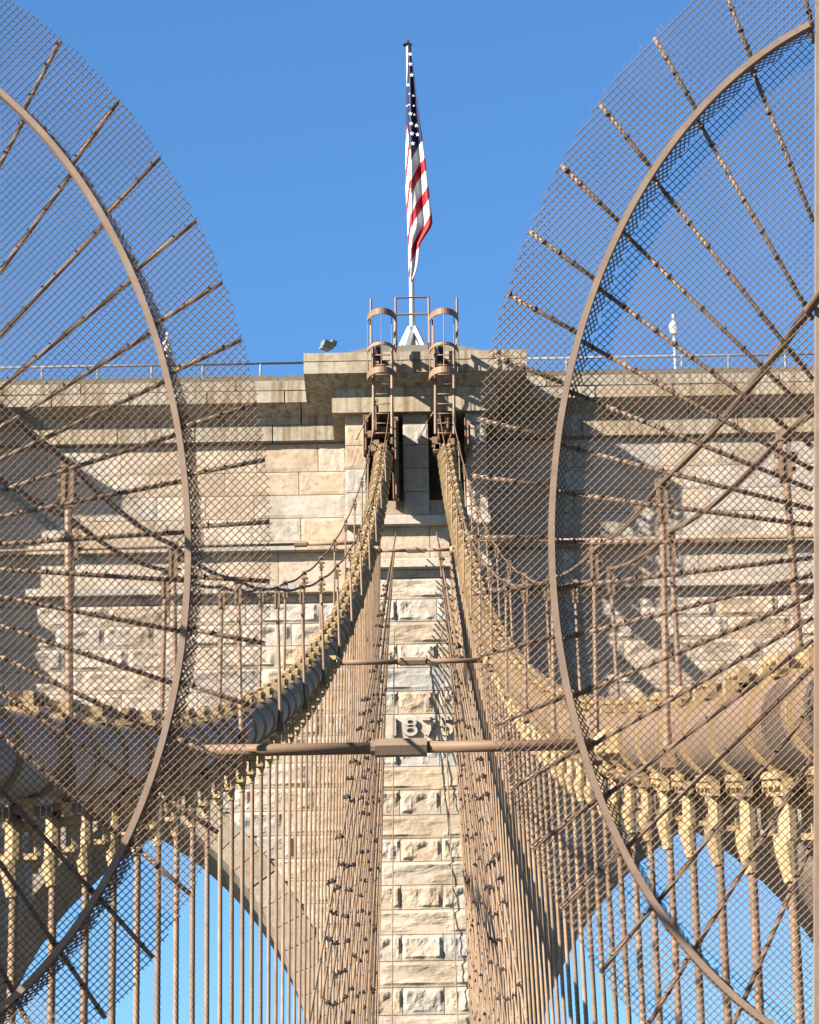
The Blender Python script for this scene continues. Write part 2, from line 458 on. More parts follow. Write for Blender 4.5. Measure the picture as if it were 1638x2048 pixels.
for xc in (XM-XA, XM+XA):
    for side in (1, -1):
        for k in range(6):
            o = bpy.data.objects.new('jamb_stone', jme); COL.objects.link(o); o.parent = tower
            o.location = (xc+side*(AW+.47), 0, ZS-.38-k*.75); o.scale = (1, 1, .73)

# --- cornice of the main wall: stones of one profile
def loft_x(profile, L, name):
    """profile: (y, z) closed outline, extruded along x from -L/2 to L/2"""
    mb = MB(); n_ = len(profile)
    vs = [(-L/2, y, z) for y, z in profile] + [(L/2, y, z) for y, z in profile]
    fs = [(i, (i+1) % n_, n_+(i+1) % n_, n_+i) for i in range(n_)] + [tuple(range(n_-1, -1, -1)), tuple(range(n_, 2*n_))]
    me = bpy.data.meshes.new(name); me.from_pydata(vs, [], fs)
    bm = bmesh.new(); bm.from_mesh(me); bmesh.ops.recalc_face_normals(bm, faces=bm.faces)
    bm.to_mesh(me); bm.free(); me.materials.append(M['cornice']); return me
zr = lambda v, p: zrow(v, YW-p, 550)
P = dict(cb=zr(881.5, .28), ct=zr(849, .28), dt=zr(836, .22), bb=zr(805, .84), bt=zr(781.5, .84), ab=zr(780.5, .86), a_t=zr(761, .86), kt=zr(751, .5))
Lc = 2.4
profs = {
 'cornice_ledge': [(YW+.02, P['cb']), (YW-.28, P['cb']), (YW-.28, P['ct']-.03), (YW-.24, P['ct']), (YW+.02, P['ct'])],
 'cornice_cove': [(YW+.02, P['ct']+.004), (YW-.22, P['ct']+.004), (YW-.22, P['dt']), (YW-.80, P['bb']-.004), (YW+.02, P['bb']-.004)],
 'cornice_face': [(YW+.02, P['bb']), (YW-.84, P['bb']), (YW-.84, P['bt']-.01), (YW+.02, P['bt']-.01)],
 'cornice_top': [(YW+.02, P['ab']), (YW-.86, P['ab']), (YW-.86, P['a_t']-.02), (YW-.83, P['a_t']), (YW+.02, P['a_t'])],
 'coping': [(YW+TH, P['a_t']+.004), (YW-.5, P['a_t']+.004), (YW-.5, P['kt']), (YW+TH, P['kt']+.1)],
}
for nm, pf in profs.items():
    me = loft_x(pf, Lc-.035, nm)
    if nm == 'coping': me.materials.clear(); me.materials.append(M['roof'])
    ofs = {'cornice_ledge': 0, 'cornice_cove': .9, 'cornice_face': .4, 'cornice_top': 1.3, 'coping': .2}[nm]
    x = -TW + ofs
    while x < TW:
        o = bpy.data.objects.new(nm, me); COL.objects.link(o); o.parent = tower
        o.location = (x, rs.uniform(-.008, .008), 0); x += Lc
# string courses on the main wall (same heights as on the pier)
for nm, (za, zb_) in (('string_course', ZSTR1), ('string_course', ZSTR2)):
    me = loft_x([(YW+.02, za), (YW-.34, za), (YW-.34, zb_-.05), (YW-.22, zb_), (YW+.02, zb_)], Lc-.015, nm)
    me.materials.clear(); me.materials.append(M['stone_fine'])
    x = -TW+.7
    while x < TW:
        o = bpy.data.objects.new(nm, me); COL.objects.link(o); o.parent = tower; o.location = (x, 0, 0); x += Lc

# --- wrapped mouldings round a pier
def wrap(name, xl, xr, yf, yb, prof, mat, n=1.0, split=0):
    """prof: list of (p, z) from bottom to top; ring of three sides swept round the pier, closed top and bottom"""
    vs = []; fs = []
    for p, z in prof: vs += [(xl-p*n, yb, z), (xl-p*n, yf-p, z), (xr+p*n, yf-p, z), (xr+p*n, yb, z)]
    for k in range(len(prof)-1):
        a = 4*k
        for i in range(4): j = (i+1) % 4; fs.append((a+i, a+j, a+4+j, a+4+i))
    fs.append((0, 3, 2, 1)); a = 4*(len(prof)-1); fs.append((a, a+1, a+2, a+3))
    me = bpy.data.meshes.new(name); me.from_pydata(vs, [], fs)
    bm = bmesh.new(); bm.from_mesh(me); bmesh.ops.recalc_face_normals(bm, faces=bm.faces); bm.to_mesh(me); bm.free()
    return link(name, me, tower, mat)
zq = lambda v, p: zrow(v, YB-p, 640)
Q = dict(cb=zq(826, .28), ct=zq(794, .28), dt=zq(779, .22), bb=zq(747, .84), bt=zq(723.5, .84), at=zq(706, .86))
capw = (at(607, 720, YB-.84).x, at(1054, 720, YB-.84).x)
capc, caph = (capw[0]+capw[1])/2, (capw[1]-capw[0])/2
for ip, (xc, w) in enumerate([(capc, caph)] + [(c, caph) for c in BC]):
    shl, shr = (pl, pr) if ip == 0 else (xc-BH, xc+BH)
    wrap('pier_ledge', shl, shr, YB, YW, [(.28, Q['cb']), (.28, Q['ct']-.03), (.24, Q['ct'])], M['cornice'], 1.35)
    wrap('pier_cove', shl, shr, YB, YW, [(.22, Q['ct']+.004), (.22, Q['dt']), (.80, Q['bb']-.004)], M['cornice'], 1.35)
    # cap: two courses, each of three stones
    for nm, za, zb_, pp, joints in (('cap_stone', Q['bb'], Q['bt'], .84, (-.42, .28)), ('cap_stone', Q['bt']+.012, Q['at'], .86, (-.2, .5))):
        ed = [xc-w] + [xc + w*j for j in joints] + [xc+w]
        for k in range(3):
            m3 = MB(); m3.box(((ed[k]+ed[k+1])/2, (YB-pp+YW)/2+.5, (za+zb_)/2), (ed[k+1]-ed[k]-.012, YW-YB+pp+1, zb_-za))
            m3.build(nm, M['cornice'], tower)
    for za, zb_ in (ZSTR1, ZSTR2):
        wrap('string_course', shl, shr, YB, YW, [(.30, za), (.30, zb_-.05), (.22, zb_)], M['stone_fine'], .15)
    # low hipped roof of slabs
    z0 = Q['at']+.004; y0 = YB-.4
    vs = [(xc-w+.5, y0, z0), (xc+w-.5, y0, z0), (xc+w-.5, YW+3, z0), (xc-w+.5, YW+3, z0), (xc-w+2.2, y0+1.2, z0+.85), (xc+w-2.2, y0+1.2, z0+.85), (xc+w-2.2, YW+1.5, z0+.85), (xc-w+2.2, YW+1.5, z0+.85)]
    me = bpy.data.meshes.new('cap_roof'); me.from_pydata(vs, [], [(0,1,5,4),(1,2,6,5),(2,3,7,6),(3,0,4,7),(4,5,6,7),(3,2,1,0)])
    link('cap_roof', me, tower, M['roof'])

# --- raised date on the pier
def numeral(strokes, u, ww):
    """raised figure cut from strokes in a 1 x 1 cell (closed loops end where they start)"""
    z0, z1 = zrow(1472.5, YB), zrow(1437, YB); h = z1-z0; xc = at(u, 1455, YB).x
    o = thing_part = MB()
    for st, wd in strokes:
        w = wd; n_ = len(st); closed = st[0] == st[-1]; L_ = []; R_2 = []
        P_ = [Vector((xc+(x-.5)*ww, 0, z0+y*h)) for x, y in st]
        m_ = n_-1 if closed else n_
        for k in range(m_):
            if closed: t = P_[(k+1) % m_] - P_[(k-1) % m_]
            else: t = P_[min(k+1, n_-1)] - P_[max(k-1, 0)]
            t.normalize(); nn = Vector((-t.z, 0, t.x))*w/2; L_.append(P_[k]+nn); R_2.append(P_[k]-nn)
        vs = []
        for a_, b_ in zip(L_, R_2):
            for yy in (YB-.13, YB+.02): vs += [Vector((a_.x, yy, a_.z)), Vector((b_.x, yy, b_.z))]
        fs = []
        for k in range(m_ if closed else m_-1):
            q_ = (k+1) % m_; a0, b0 = k*4, q_*4
            fs += [(a0, a0+1, b0+1, b0), (a0, b0, b0+2, a0+2), (a0+1, a0+3, b0+3, b0+1)]
        if not closed: fs += [(0, 2, 3, 1), (4*m_-4, 4*m_-3, 4*m_-1, 4*m_-2)]
        o.add(vs, fs)
    me = o.mesh('numeral'); bm = bmesh.new(); bm.from_mesh(me); bmesh.ops.recalc_face_normals(bm, faces=bm.faces); bm.to_mesh(me); bm.free()
    link('numeral', me, tower, M['stone_fine'])
def loop(cx, cy, rx, ry, a0=0, a1=360, n=16):
    return [(cx+rx*math.cos(rad(a0+(a1-a0)*k/n)), cy+ry*math.sin(rad(a0+(a1-a0)*k/n))) for k in range(n+1)] if a1-a0 < 360 else (lambda p: p+[p[0]])([(cx+rx*math.cos(2*math.pi*k/n), cy+ry*math.sin(2*math.pi*k/n)) for k in range(n)])
T_ = .10
numeral([([(.5, 0), (.5, 1)], .13)], 788, .16)
numeral([(loop(.5, .27, .40, .22), T_), (loop(.5, .75, .34, .20), T_)], 821, .40)
numeral([([(-.02, .92), (1.06, .92)], T_*.9), ([(1.02, .90), (.70, .48), (.34, 0)], T_*1.05)], 857, .34)
numeral([([(.95, .92), (.18, .92)], T_), ([(.18, .96), (.12, .5)], T_), (loop(.46, .30, .42, .25, 125, -130, 14), T_)], 893, .38)

# ------------------------------------------------------------------ main cables
ys_ = np.array([6, 10, 14, 24, 50, 74, 97.0]); hs_ = np.array([1.72, 1.70, 1.67, 1.60, 1.42, 1.12, .94])
cs_ = np.array([-.12, -.12, -.12, -.10, -.0, .12, .19])
ph = np.polyfit(ys_, hs_, 3); pc = np.polyfit(ys_, cs_, 3)
def zc(y): return CZ + .612 + .1993*y + .00153*y*y
def xcab(s, y): return float(np.polyval(pc, y)) + s*float(np.polyval(ph, y))
def cpt(s, y): return Vector((xcab(s, y), y, zc(y) - (.085*max(0.0, 1-y/34)**.8 if s < 0 else 0)))
CR_ = .195
BSP = 1.55
def band_mesh():
    """thin sleeve with a narrow raised rim at each end; axis along local y"""
    sl = MB(); n_ = 28
    sl.tube([(0, -.17, 0), (0, .17, 0)], CR_+.008, n_, caps=True); k0 = len(sl.f)
    for yy in (-.176,): sl.tube([(0, yy, 0), (0, yy+.024, 0)], CR_+.026, n_, caps=True)
    me = sl.mesh('cable_band'); me.materials.append(M['cable']); me.materials.append(M['band'])  # front rim gets the paler tone that imitates direct sun
    me.polygons.foreach_set('material_index', [0]*k0+[1]*(len(sl.f)-k0)); return me
def lug_mesh(top):
    sl = MB(); k = 1 if top else -1; L = .50 if top else .62
    for xx in (-.055, .055): sl.box((xx, 0, k*(CR_+.050)), (.045, L, .095))
    sl.box((0, 0, k*(CR_+.012)), (.20, L, .03)); sl.box((0, 0, k*(CR_+.045)), (.08, L*.8, .05))
    for yy in (-L*.36, 0, L*.36):
        for xx in (-.088, .088): sl.tube([(xx-.014, yy, k*(CR_+.058)), (xx+.014, yy, k*(CR_+.058))], .027, 6)
    if top: sl.box((-.085, -.12, CR_-.02), (.10, .16, .12))
    if not top: sl.box((0, 0, -(CR_+.09)), (.05, .09, .12))
    return sl.mesh('band_lug')
bme = band_mesh()
lug1, lug0 = lug_mesh(True), lug_mesh(False)
lug1.materials.append(M['band']); lug0.materials.append(M['band'])
def slope_rot(s, y):
    t = (cpt(s, y+.5) - cpt(s, y-.5)).normalized()
    return t
for s, nm in ((-1, 'left'), (1, 'right')):
    cab = thing('main_cable', ('thick painted main cable sweeping up from the left edge, its near side in shade' if s < 0 else 'thick painted main cable sweeping up from the right edge, its near side sunlit'), 'cable', (0, 0, 0), 'main suspension cables')
    mb = MB(); pts = [cpt(s, y) for y in np.linspace(2, 98.5, 90)]
    mb.tube(pts, CR_, 24); mb.build('cable_strand', M['cable'], cab, True)
    y = 4.4
    while y < 96:
        o = bpy.data.objects.new('cable_band', bme); COL.objects.link(o); o.parent = cab
        o.location = cpt(s, y); t = slope_rot(s, y)
        o.rotation_mode = 'QUATERNION'; o.rotation_quaternion = t.to_track_quat('Y', 'Z'); kz = 1 + .32*min(1, max(0, (y-42)/45)); o.scale = (kz, 1.0, kz)
        for lm in (lug1, lug0):
            q_ = bpy.data.objects.new('band_lug', lm); COL.objects.link(q_); q_.parent = o
        y += BSP

# ------------------------------------------------------------------ suspender ropes with their sockets
def twisted(p0, p1, r, lobes=6, pitch=.30, seg=.025, n=18):
    p0, p1 = Vector(p0), Vector(p1); L = (p1-p0).length; m = int(L/seg); vs = []; fs = []
    for i in range(m+1):
        t = i/m; c = p0.lerp(p1, t); ph_ = 2*math.pi*L*t/pitch/1.0
        for k in range(n):
            w = 2*math.pi*k/n; rr = r*(1 + .10*math.cos(lobes*w))
            vs.append((c.x + rr*math.cos(w+ph_), c.y + rr*math.sin(w+ph_), c.z))
    for i in range(m):
        for k in range(n): q_ = (k+1) % n; fs.append((i*n+k, i*n+q_, (i+1)*n+q_, (i+1)*n+k))
    return vs, fs
sk = MB()    # socket assembly, origin just under the band
sk.box((.01, 0, .03), (.19, .06, .05))
sk.tube([(-.035, -.02, .05), (-.035, -.02, .03), (-.035, -.02, -.14), (-.035, -.02, -.17)], [.026, .040, .040, .030], 8)
sk.tube([(.062, .03, .05), (.062, .03, .03), (.062, .03, -.13), (.062, .03, -.16)], [.024, .037, .037, .026], 8)
sk.box((-.01, .0, -.125), (.17, .07, .028)); sk.tube([(.062, .03, -.15), (.062, .03, -.19)], [.018, .014], 6)
sk.tube([(-.052, -.015, -.13), (-.052, -.015, -.155), (-.034, -.015, -.31)], [.040, .050, .030], 10)
sk_me = sk.mesh('rope_socket'); sk_me.materials.append(M['band'])
sus_n = 0
for s in (-1, 1):
    y = 4.4 + 4*BSP; k = 0
    while y < 95:
        p = cpt(s, y); top = p.z - CR_ - .16
        side = 'left' if s < 0 else 'right'
        zone = 0 if y < 30 else (1 if y < 60 else 2)
        lab = (('thick twisted suspender rope under the near part of the %s main cable', 'tan suspender rope in the close row below the middle %s main cable', 'thin suspender rope in the packed row below the far %s main cable')[zone]) % side
        grp = '%s suspender ropes of the %s cable' % (('near', 'middle', 'far')[zone], side)
        if zone == 0 and k > 3: lab = '%s suspender rope from the %s edge of the view, below the %s cable' % (('first', 'second', 'third', 'fourth', 'fifth', 'sixth', 'seventh', 'eighth', 'ninth', 'tenth')[min(9, k-(4 if s < 0 else 3))], side, side)
        g = thing('suspender_rope', lab, 'rope', (p.x, y, top), grp)
        o = bpy.data.objects.new('rope_socket', sk_me); COL.objects.link(o); o.parent = g
        xd = xcab(s, 12) ; fr = min(1, max(0, (y-(26 if s < 0 else 14))/28)); xd = p.x + (X0*.3 + s*max(abs(p.x-X0*.3), 1.80) - p.x)*fr
        r = .0205
        def sp(z): t = (top-z)/(top-.3); return (p.x-.03 + (xd-p.x)*t, y-.015, z)
        mb = MB(); dxr = 0
        if y < 38:
            zlo = max(.3, CZ + .155*y)
            vs, fs = twisted(sp(top-.29), sp(zlo), r); mb.add(vs, fs)
            if zlo > .31: mb.tube([sp(zlo), sp(.3)], r*1.05, 8)
        else:
            mb.tube([sp(top-.29), sp(.3)], r*1.1, 6)
        mb.build('rope', M['rope'], g, True)
        y += BSP*(1.0 + (.09 if k % 2 else -.09)) if False else BSP; k += 1

# ------------------------------------------------------------------ diagonal stays fanning from the tower
clipm = MB(); clipm.box((0, 0, 0), (.14, .05, .034)); clipm.box((.018, -.03, .007), (.045, .08, .085)); clipm.tube([(-.09, 0, -.03), (-.045, -.03, .045)], .014, 5)
cl_me = clipm.mesh('rope_clip'); cl_me.materials.append(M['clip'])
for s in (-1, 1):
    k = 0
    for y0 in [float(q) for q in np.linspace(27, 91, 22)] + [92.0]:
        y0 = float(y0)
        if k < 22:
            top = Vector((X0 + s*(.60 + .36*(y0-27)/65 + .02*(k % 3)), 96.7, 33.4 - 4.0*(y0-27)/65))
            lo = Vector((float(np.polyval(pc, y0)) + s*(1.88 + (88-y0)*.0005), y0, .3))
        else:
            top = Vector((X0 + s*(.70 + .09*(k-22)), 96.9, 30.5 - .5*(k-22)))
            lo = Vector((X0 + s*(1.28 + .16*(k-22)), 94.5, .3))
        side = 'left' if s < 0 else 'right'
        zone = 0 if k < 8 else (1 if k < 16 else 2)
        g = thing('stay_rope', ('thin diagonal stay rope below the %s saddle, %s third of its fan' % (side, ('outer', 'middle', 'inner')[zone])), 'rope', tuple(lo), 'diagonal stays below the %s saddle, %s third' % (side, ('outer', 'middle', 'inner')[zone]))
        mb = MB(); mb.tube([lo, top], .021, 6); mb.build('rope', M['rope'], g, True)
        # black clips where the stay crosses suspenders
        if k < 20:
            n_c = 0
            yy = 4.4 + 4*BSP
            while yy < 94:
                if yy > y0 + 3:
                    t = (yy-lo.y)/(top.y-lo.y); p = lo.lerp(top, t)
                    dz = p.z - CZ
                    if dz/yy > .15 and p.z < zc(yy)-2.0 and rs.random() < .5 and n_c < 13 and yy > 38:
                        o = bpy.data.objects.new('rope_clip', cl_me); COL.objects.link(o); o.parent = g
                        o.location = p - Vector(lo) + Vector((s*.03, -.05, 0)); o.rotation_euler = (0, rs.uniform(-.5, .5), rs.uniform(-.3, .3)); n_c += 1
                yy += BSP
        k += 1

# ------------------------------------------------------------------ tie rods between the cables
def tie_rod(y, tb_u, tb_v, label, L_tb):
    a, b_ = cpt(-1, y), cpt(1, y)
    g = thing('tie_rod', label, 'tie rod', tuple(a), 'tie rods across the two main cables')
    xl, xr = a.x+CR_+.05, b_.x-CR_-.05; z = (a.z+b_.z)/2
    xt = at(tb_u, tb_v, y).x
    mb = MB(); mb.tube([(xl+.05, y, z), (xt-L_tb/2+.05, y, z)], .040, 14); mb.build('rod', M['tan'], g, True)
    mb = MB(); mb.tube([(xt+L_tb/2-.03, y, z), (xr-.05, y, z)], .038, 14); mb.build('rod', M['tan'], g, True)
    mb = MB(); mb.tube([(xt-L_tb/2, y, z), (xt+L_tb/2, y, z)], .064, 6)
    mb.tube([(xt-L_tb/2-.03, y, z), (xt-L_tb/2+.01, y, z)], .05, 10); mb.build('turnbuckle', M['hoop'], g)
    for xx, sg in ((xl, 1), (xr, -1)):
        mb = MB(); mb.sphere((xx+sg*.02, y, z), .095, 10, 7, (1, .8, 1)); mb.box((xx-sg*.03, y, z), (.12, .20, .17)); mb.tube([(xx+sg*.02, y-.1, z), (xx+sg*.02, y+.1, z)], .03, 8)
        mb.build('clevis', M['band'], g)
tie_rod(21.8, 802, 1487, 'nearest and thickest tie rod, running across just below the date 1875', .34)
tie_rod(49.0, 825, 1313, 'middle tie rod with turnbuckle, crossing the pier above the date', .38)
tie_rod(75.0, 833, 1114, 'highest and thinnest tie rod, crossing below the dark saddle openings', .42)
for s in (-1, 1):
    y = 77.0; a = cpt(s, y)
    g = thing('guy_rod', 'thin horizontal rod running outward to the %s from behind the %s main cable' % (('left', 'left') if s < 0 else ('right', 'right')), 'rod', tuple(a))
    mb = MB(); mb.tube([a, a+Vector((s*1.6, 0, -.02))], .05, 8); mb.tube([a+Vector((s*1.6, 0, -.02)), a+Vector((s*14, 0, -.1))], .035, 8); mb.build('rod', M['tan'], g, True)
    mb = MB(); mb.tube([a+Vector((s*1.45, 0, -.02)), a+Vector((s*1.75, 0, -.02))], .075, 8); mb.build('coupling', M['tan'], g)

# ------------------------------------------------------------------ hand ropes above the cables
for s in (-1, 1):
    for inner in (1, 0):
        st = [15.2, 21.4, 28.2, 34.6, 40.2, 46, 52, 58, 64, 70, 76, 82, 88] if inner else [18.9, 25.3, 31.7, 38.2, 43.6, 49, 55, 61, 67, 73, 79, 85]
        if s > 0: st = [17.4, 23.6, 30, 36.4, 42.6, 49, 55, 61, 67, 73, 79, 85] if inner else [15.0, 21.5, 27.6, 33.2, 39.5, 46, 52, 58, 64, 70, 76, 82, 88]
        off = -s*.19 if inner else s*.19
        lab = '%s hand rope on posts above the %s main cable' % (('inner' if inner else 'outer'), ('left' if s < 0 else 'right'))
        g = thing('hand_rope', lab, 'hand rope', (0, 0, 0), 'hand ropes above the main cables')
        yy0 = [3.0, 9.0] + st + [95.8]
        def hp(y): p = cpt(s, y); return Vector((p.x+off, y, p.z+1.42))
        pts = []
        for a, b_ in zip(yy0[:-1], yy0[1:]):
            for t in np.linspace(0, 1, 7)[:-1]:
                p = hp(a).lerp(hp(b_), float(t)); p.z -= .05*4*t*(1-t)*(b_-a)/6; pts.append(p)
        pts.append(hp(95.8)); 
        mb = MB(); mb.tube(pts, .016, 7); mb.build('rope', M['handrope'], g, True)
        for y in st:
            tp = hp(y); c = cpt(s, y)
            base = Vector((c.x+off*1.15, y, c.z-(.12 if inner else .1)))
            mb = MB(); mb.tube([base, base.lerp(tp, .12), tp-Vector((0, 0, .10))], [.03, .020, .017], 8)
            mb.box(base, (.07, .14, .10)); po = mb.build('post', M['tan'], g, False)
            mb = MB(); mb.box(tp-Vector((.02, 0, .12)), (.018, .05, .22)); mb.box(tp-Vector((-.02, 0, .12)), (.018, .05, .22))
            mb.box(tp+Vector((0, 0, -.01)), (.07, .06, .05)); mb.tube([tp+Vector((-.05, 0, -.1)), tp+Vector((.06, 0, -.1))], .016, 6); mb.tube([tp+Vector((-.045, 0, -.17)), tp+Vector((.05, 0, -.17))], .013, 6)
            mb.build('clamp', M['cable'], po)

# ------------------------------------------------------------------ fan-shaped mesh screens round the cables
def screen(side, cu, cv, a_px, b_px, ha_px, hb_px, post_u, angs, label):
    """an oval fan of woven wire; (u, v) are photo pixels on the plane y = Y"""
    Y = 10.9; C = at(cu, cv, Y); sg = -side
    g = thing('climb_guard', label, 'mesh guard', (C.x, Y, C.z), 'fan-shaped anti-climb mesh guards')
    O = Vector(C)
    def W(u, v, dy=0.0):
        p = at(u, v, Y); p.y += dy; return p
    sk_v = Vector((.045, .05, -.004)); r = .0024
    V = []; Fc = []
    def wire(p0, p1, rr=r, nseg=1, crimp=0.0, phase=0):
        d = (p1-p0)
        if d.length < .004: return
        base = len(V); n1 = Vector((0, 1, 0)); t = d.normalized(); n2 = t.cross(n1)
        for i in range(nseg+1):
            c = p0 + d*(i/nseg)
            if crimp: c = c + n1*(crimp*(1 if (i+phase) % 2 else -1))
            for k in range(3):
                w = 2*math.pi*k/3 - math.pi/2; V.append(tuple(c + n1*(math.sin(w)*rr) + n2*(math.cos(w)*rr)))
        for i in range(nseg):
            for k in range(3):
                q_ = (k+1) % 3; a_ = base+i*3; Fc.append((a_+k, a_+q_, a_+3+q_, a_+3+k))
    def flush(name):
        me = bpy.data.meshes.new(name); me.from_pydata([(x-O.x, y-O.y, z-O.z) for x, y, z in V], [], Fc)
        o = link(name, me, g, M['wire']); o['kind'] = 'stuff'; V.clear(); Fc.clear()
    def post_at(v): return post_u[0] + (post_u[1]-post_u[0])*(v+200)/2450
    def ell_iv(pu, pv, du, dv, a_, b_):
        qa = (du/a_)**2 + (dv/b_)**2; qb = 2*(pu*du/a_**2 + pv*dv/b_**2); qc = (pu/a_)**2+(pv/b_)**2-1
        disc = qb*qb-4*qa*qc
        if disc <= 0: return None
        q_ = math.sqrt(disc); return ((-qb-q_)/(2*qa), (-qb+q_)/(2*qa))
    def clipx(pu, pv, du, dv, iv):
        t0, t1 = iv; m_ = (post_u[1]-post_u[0])/2450
        # cu+pu+du t = post_u0 + m (cv+pv+dv t+200)
        tc = (post_u[0] + m_*(cv+pv+200) - cu - pu)/(du - m_*dv)
        if (du - m_*dv)*sg > 0: t0 = max(t0, tc)
        else: t1 = min(t1, tc)
        return (t0, t1) if t1 > t0 else None
    HPX = 16.2; NW = int((a_px+b_px)/HPX)+2
    for zone in ('outer', 'inner'):
        for fam in (0, 1):
            du, dv = (HPX/2, -HPX/2) if fam == 0 else (HPX/2, HPX/2)
            for i in range(-NW, NW+1):
                pu, pv = i*HPX, 0.0
                if zone == 'outer':
                    o_ = ell_iv(pu, pv, du, dv, a_px, b_px)
                    if not o_: continue
                    i_ = ell_iv(pu, pv, du, dv, ha_px, hb_px)
                    parts = [o_] if not i_ else [(o_[0], i_[0]), (i_[1], o_[1])]; sh = Vector((0, 0, 0))
                else:
                    i_ = ell_iv(pu-28, pv, du, dv, ha_px-2, hb_px-2)
                    if not i_: continue
                    parts = [i_]; sh = Vector((0, .05, 0))
                for iv in parts:
                    iv = clipx(pu, pv, du, dv, (iv[0]+rs.uniform(-.3, .3), iv[1]+rs.uniform(-.3, .3)))
                    if not iv: continue
                    t0, t1 = iv
                    if fam == 1:
                        t0 = math.floor(t0)+.5; t1 = math.ceil(t1)-.5
                        if t1 <= t0: continue
                    w0 = W(cu+pu+du*t0, cv+pv+dv*t0) + sh; w1 = W(cu+pu+du*t1, cv+pv+dv*t1) + sh
                    ns = max(1, int(round(t1-t0)))
                    if fam == 0: w0.y -= .0036; w1.y -= .0036; wire(w0, w1, r*.95, ns, .0006)
                    else: wire(w0, w1, r*.72, ns, .0014, i)
        flush('wire_mesh')
    def hoop(a): return W(cu + sg*ha_px*math.cos(a), cv - hb_px*math.sin(a))
    angl = []; aa = -1.75
    while aa < 1.75:
        aa += 15.0/math.hypot(ha_px*math.sin(aa), hb_px*math.cos(aa)); angl.append(aa)
    def inside(p, a): return (cu + sg*ha_px*math.cos(a) - post_at(cv - hb_px*math.sin(a)))*sg >= 0
    for k in range(len(angl)):
        for dk in (3, -3):
            j = k+dk
            if not 0 <= j < len(angl): continue
            if inside(0, angl[k]) and inside(0, angl[j]):
                p0, p1 = hoop(angl[k]), hoop(angl[j]) + sk_v
                p0 = p0 + Vector((0, .02, 0)); wire(p0, p0 + (p1-p0)*rs.uniform(.85, 1.1), r*1.15)
    flush('skirt_mesh')
    vs = []; fs = []; pts = []
    for i in range(161):
        a = -math.pi/2 + math.pi*i/160
        if inside(0, a): pts.append((a, hoop(a)))
    for a, p in pts:
        nrm = Vector((sg*math.cos(a)/ha_px, 0, math.sin(a)/hb_px)).normalized()
        for dn, dy in ((-.0105, -.012), (.0105, -.012), (.0105, .030), (-.0105, .030)): vs.append(p + nrm*dn + Vector((0, dy, 0)))
    m_ = len(pts)
    for i in range(m_-1):
        for k in range(4): q_ = (k+1) % 4; fs.append((i*4+k, i*4+q_, i*4+4+q_, i*4+4+k))
    fs += [(0, 1, 2, 3), (4*m_-1, 4*m_-2, 4*m_-3, 4*m_-4)]
    mb = MB(); mb.add(vs, fs); mb.build('hoop', M['hoop'], g)
    for a in angs:
        a = rad(a); eu, ev = sg*math.cos(a)*a_px*.997, -math.sin(a)*b_px*.997
        m2 = (post_u[1]-post_u[0])/2450
        k0 = (post_u[0] + m2*(cv+200) - cu)/(eu - m2*ev)
        if eu*sg > 0 and k0 < 1 and k0 > 0:
            kh = 1/math.sqrt((eu/ha_px)**2+(ev/hb_px)**2); mb = MB(); rr = .0083
            def pt(k, dy): return W(cu+eu*k, cv+ev*k, 0) + Vector((0, dy, 0))
            if k0 < kh:
                mb.tube([pt(k0, .064), pt(kh, .064)], rr, 7)
                mb.box(pt(kh, .045), (.016, .07, .016))
            mb.tube([pt(max(kh, k0), .012), pt(1, .012)], rr, 7)
            mb.build('spoke', M['hoop'], g, True)
    tm = MB()
    for a in angs:
        a = rad(a); eu, ev = sg*math.cos(a)*a_px, -math.sin(a)*b_px; k = .25
        while k < .99:
            u_, v_ = cu+eu*k, cv+ev*k
            if (u_-post_at(v_))*sg > 0:
                kk = 1/math.sqrt((eu/ha_px)**2+(ev/hb_px)**2); dy = .064 if k < kk else .012
                c = W(u_, v_); c.y += dy-.006
                tm.box(c, (.021, .012, .005), Matrix.Rotation(math.atan2(eu, -ev)+rs.uniform(-.3, .3), 3, 'Y'))
            k += rs.uniform(.028, .06)
    o = tm.build('spoke_ties', M['clip'], g); o['kind'] = 'stuff'
    va, vb = cv-b_px*1.0, cv+b_px*1.0
    p0, p1 = W(post_at(va)-sg*6, va), W(post_at(vb)-sg*6, vb)
    p1 = p0 + (p1-p0)*((p0.z-.02)/(p0.z-p1.z))
    def bar(a, b_, w, d, name):
        mb = MB(); ax_ = (b_-a).normalized(); sx = Vector((1, 0, 0)) - ax_*ax_.x; sx.normalize(); sy = ax_.cross(sx)
        vs = [a+sx*i*w/2+sy*j*d/2 for i, j in ((-1,-1),(1,-1),(1,1),(-1,1))] + [b_+sx*i*w/2+sy*j*d/2 for i, j in ((-1,-1),(1,-1),(1,1),(-1,1))]
        mb.add(vs, [(3,2,1,0),(4,5,6,7),(0,1,5,4),(1,2,6,5),(2,3,7,6),(3,0,4,7)]); mb.build(name, M['hoop'], g)
    bar(p0, p1, .021, .04, 'post')
    off = Vector((-sg*.13, 0, 0)); bar(p0+off, p1+off, .021, .04, 'post')
    n_ = 10
    for k in range(n_+1):
        c = p0.lerp(p1, (k+.15)/(n_+.5)); bar(c+off*.06, c+off*.94, .035, .02, 'batten')
LANG = [73, 64.5, 55.8, 46.9, 39.7, 32.4, 25.9, 20.1, 13.9, 8.6, 2.8, -2.7, -8.5, -14.5, -20.5, -27, -33.6, -41, -49, -57, -66]
RANG = [71, 61.8, 52.3, 43.4, 36.1, 29, 22.7, 16.9, 10.8, 5.6, 0, -5.1, -10.8, -17.4, -23.5, -29.5, -36, -43.5, -51, -60]
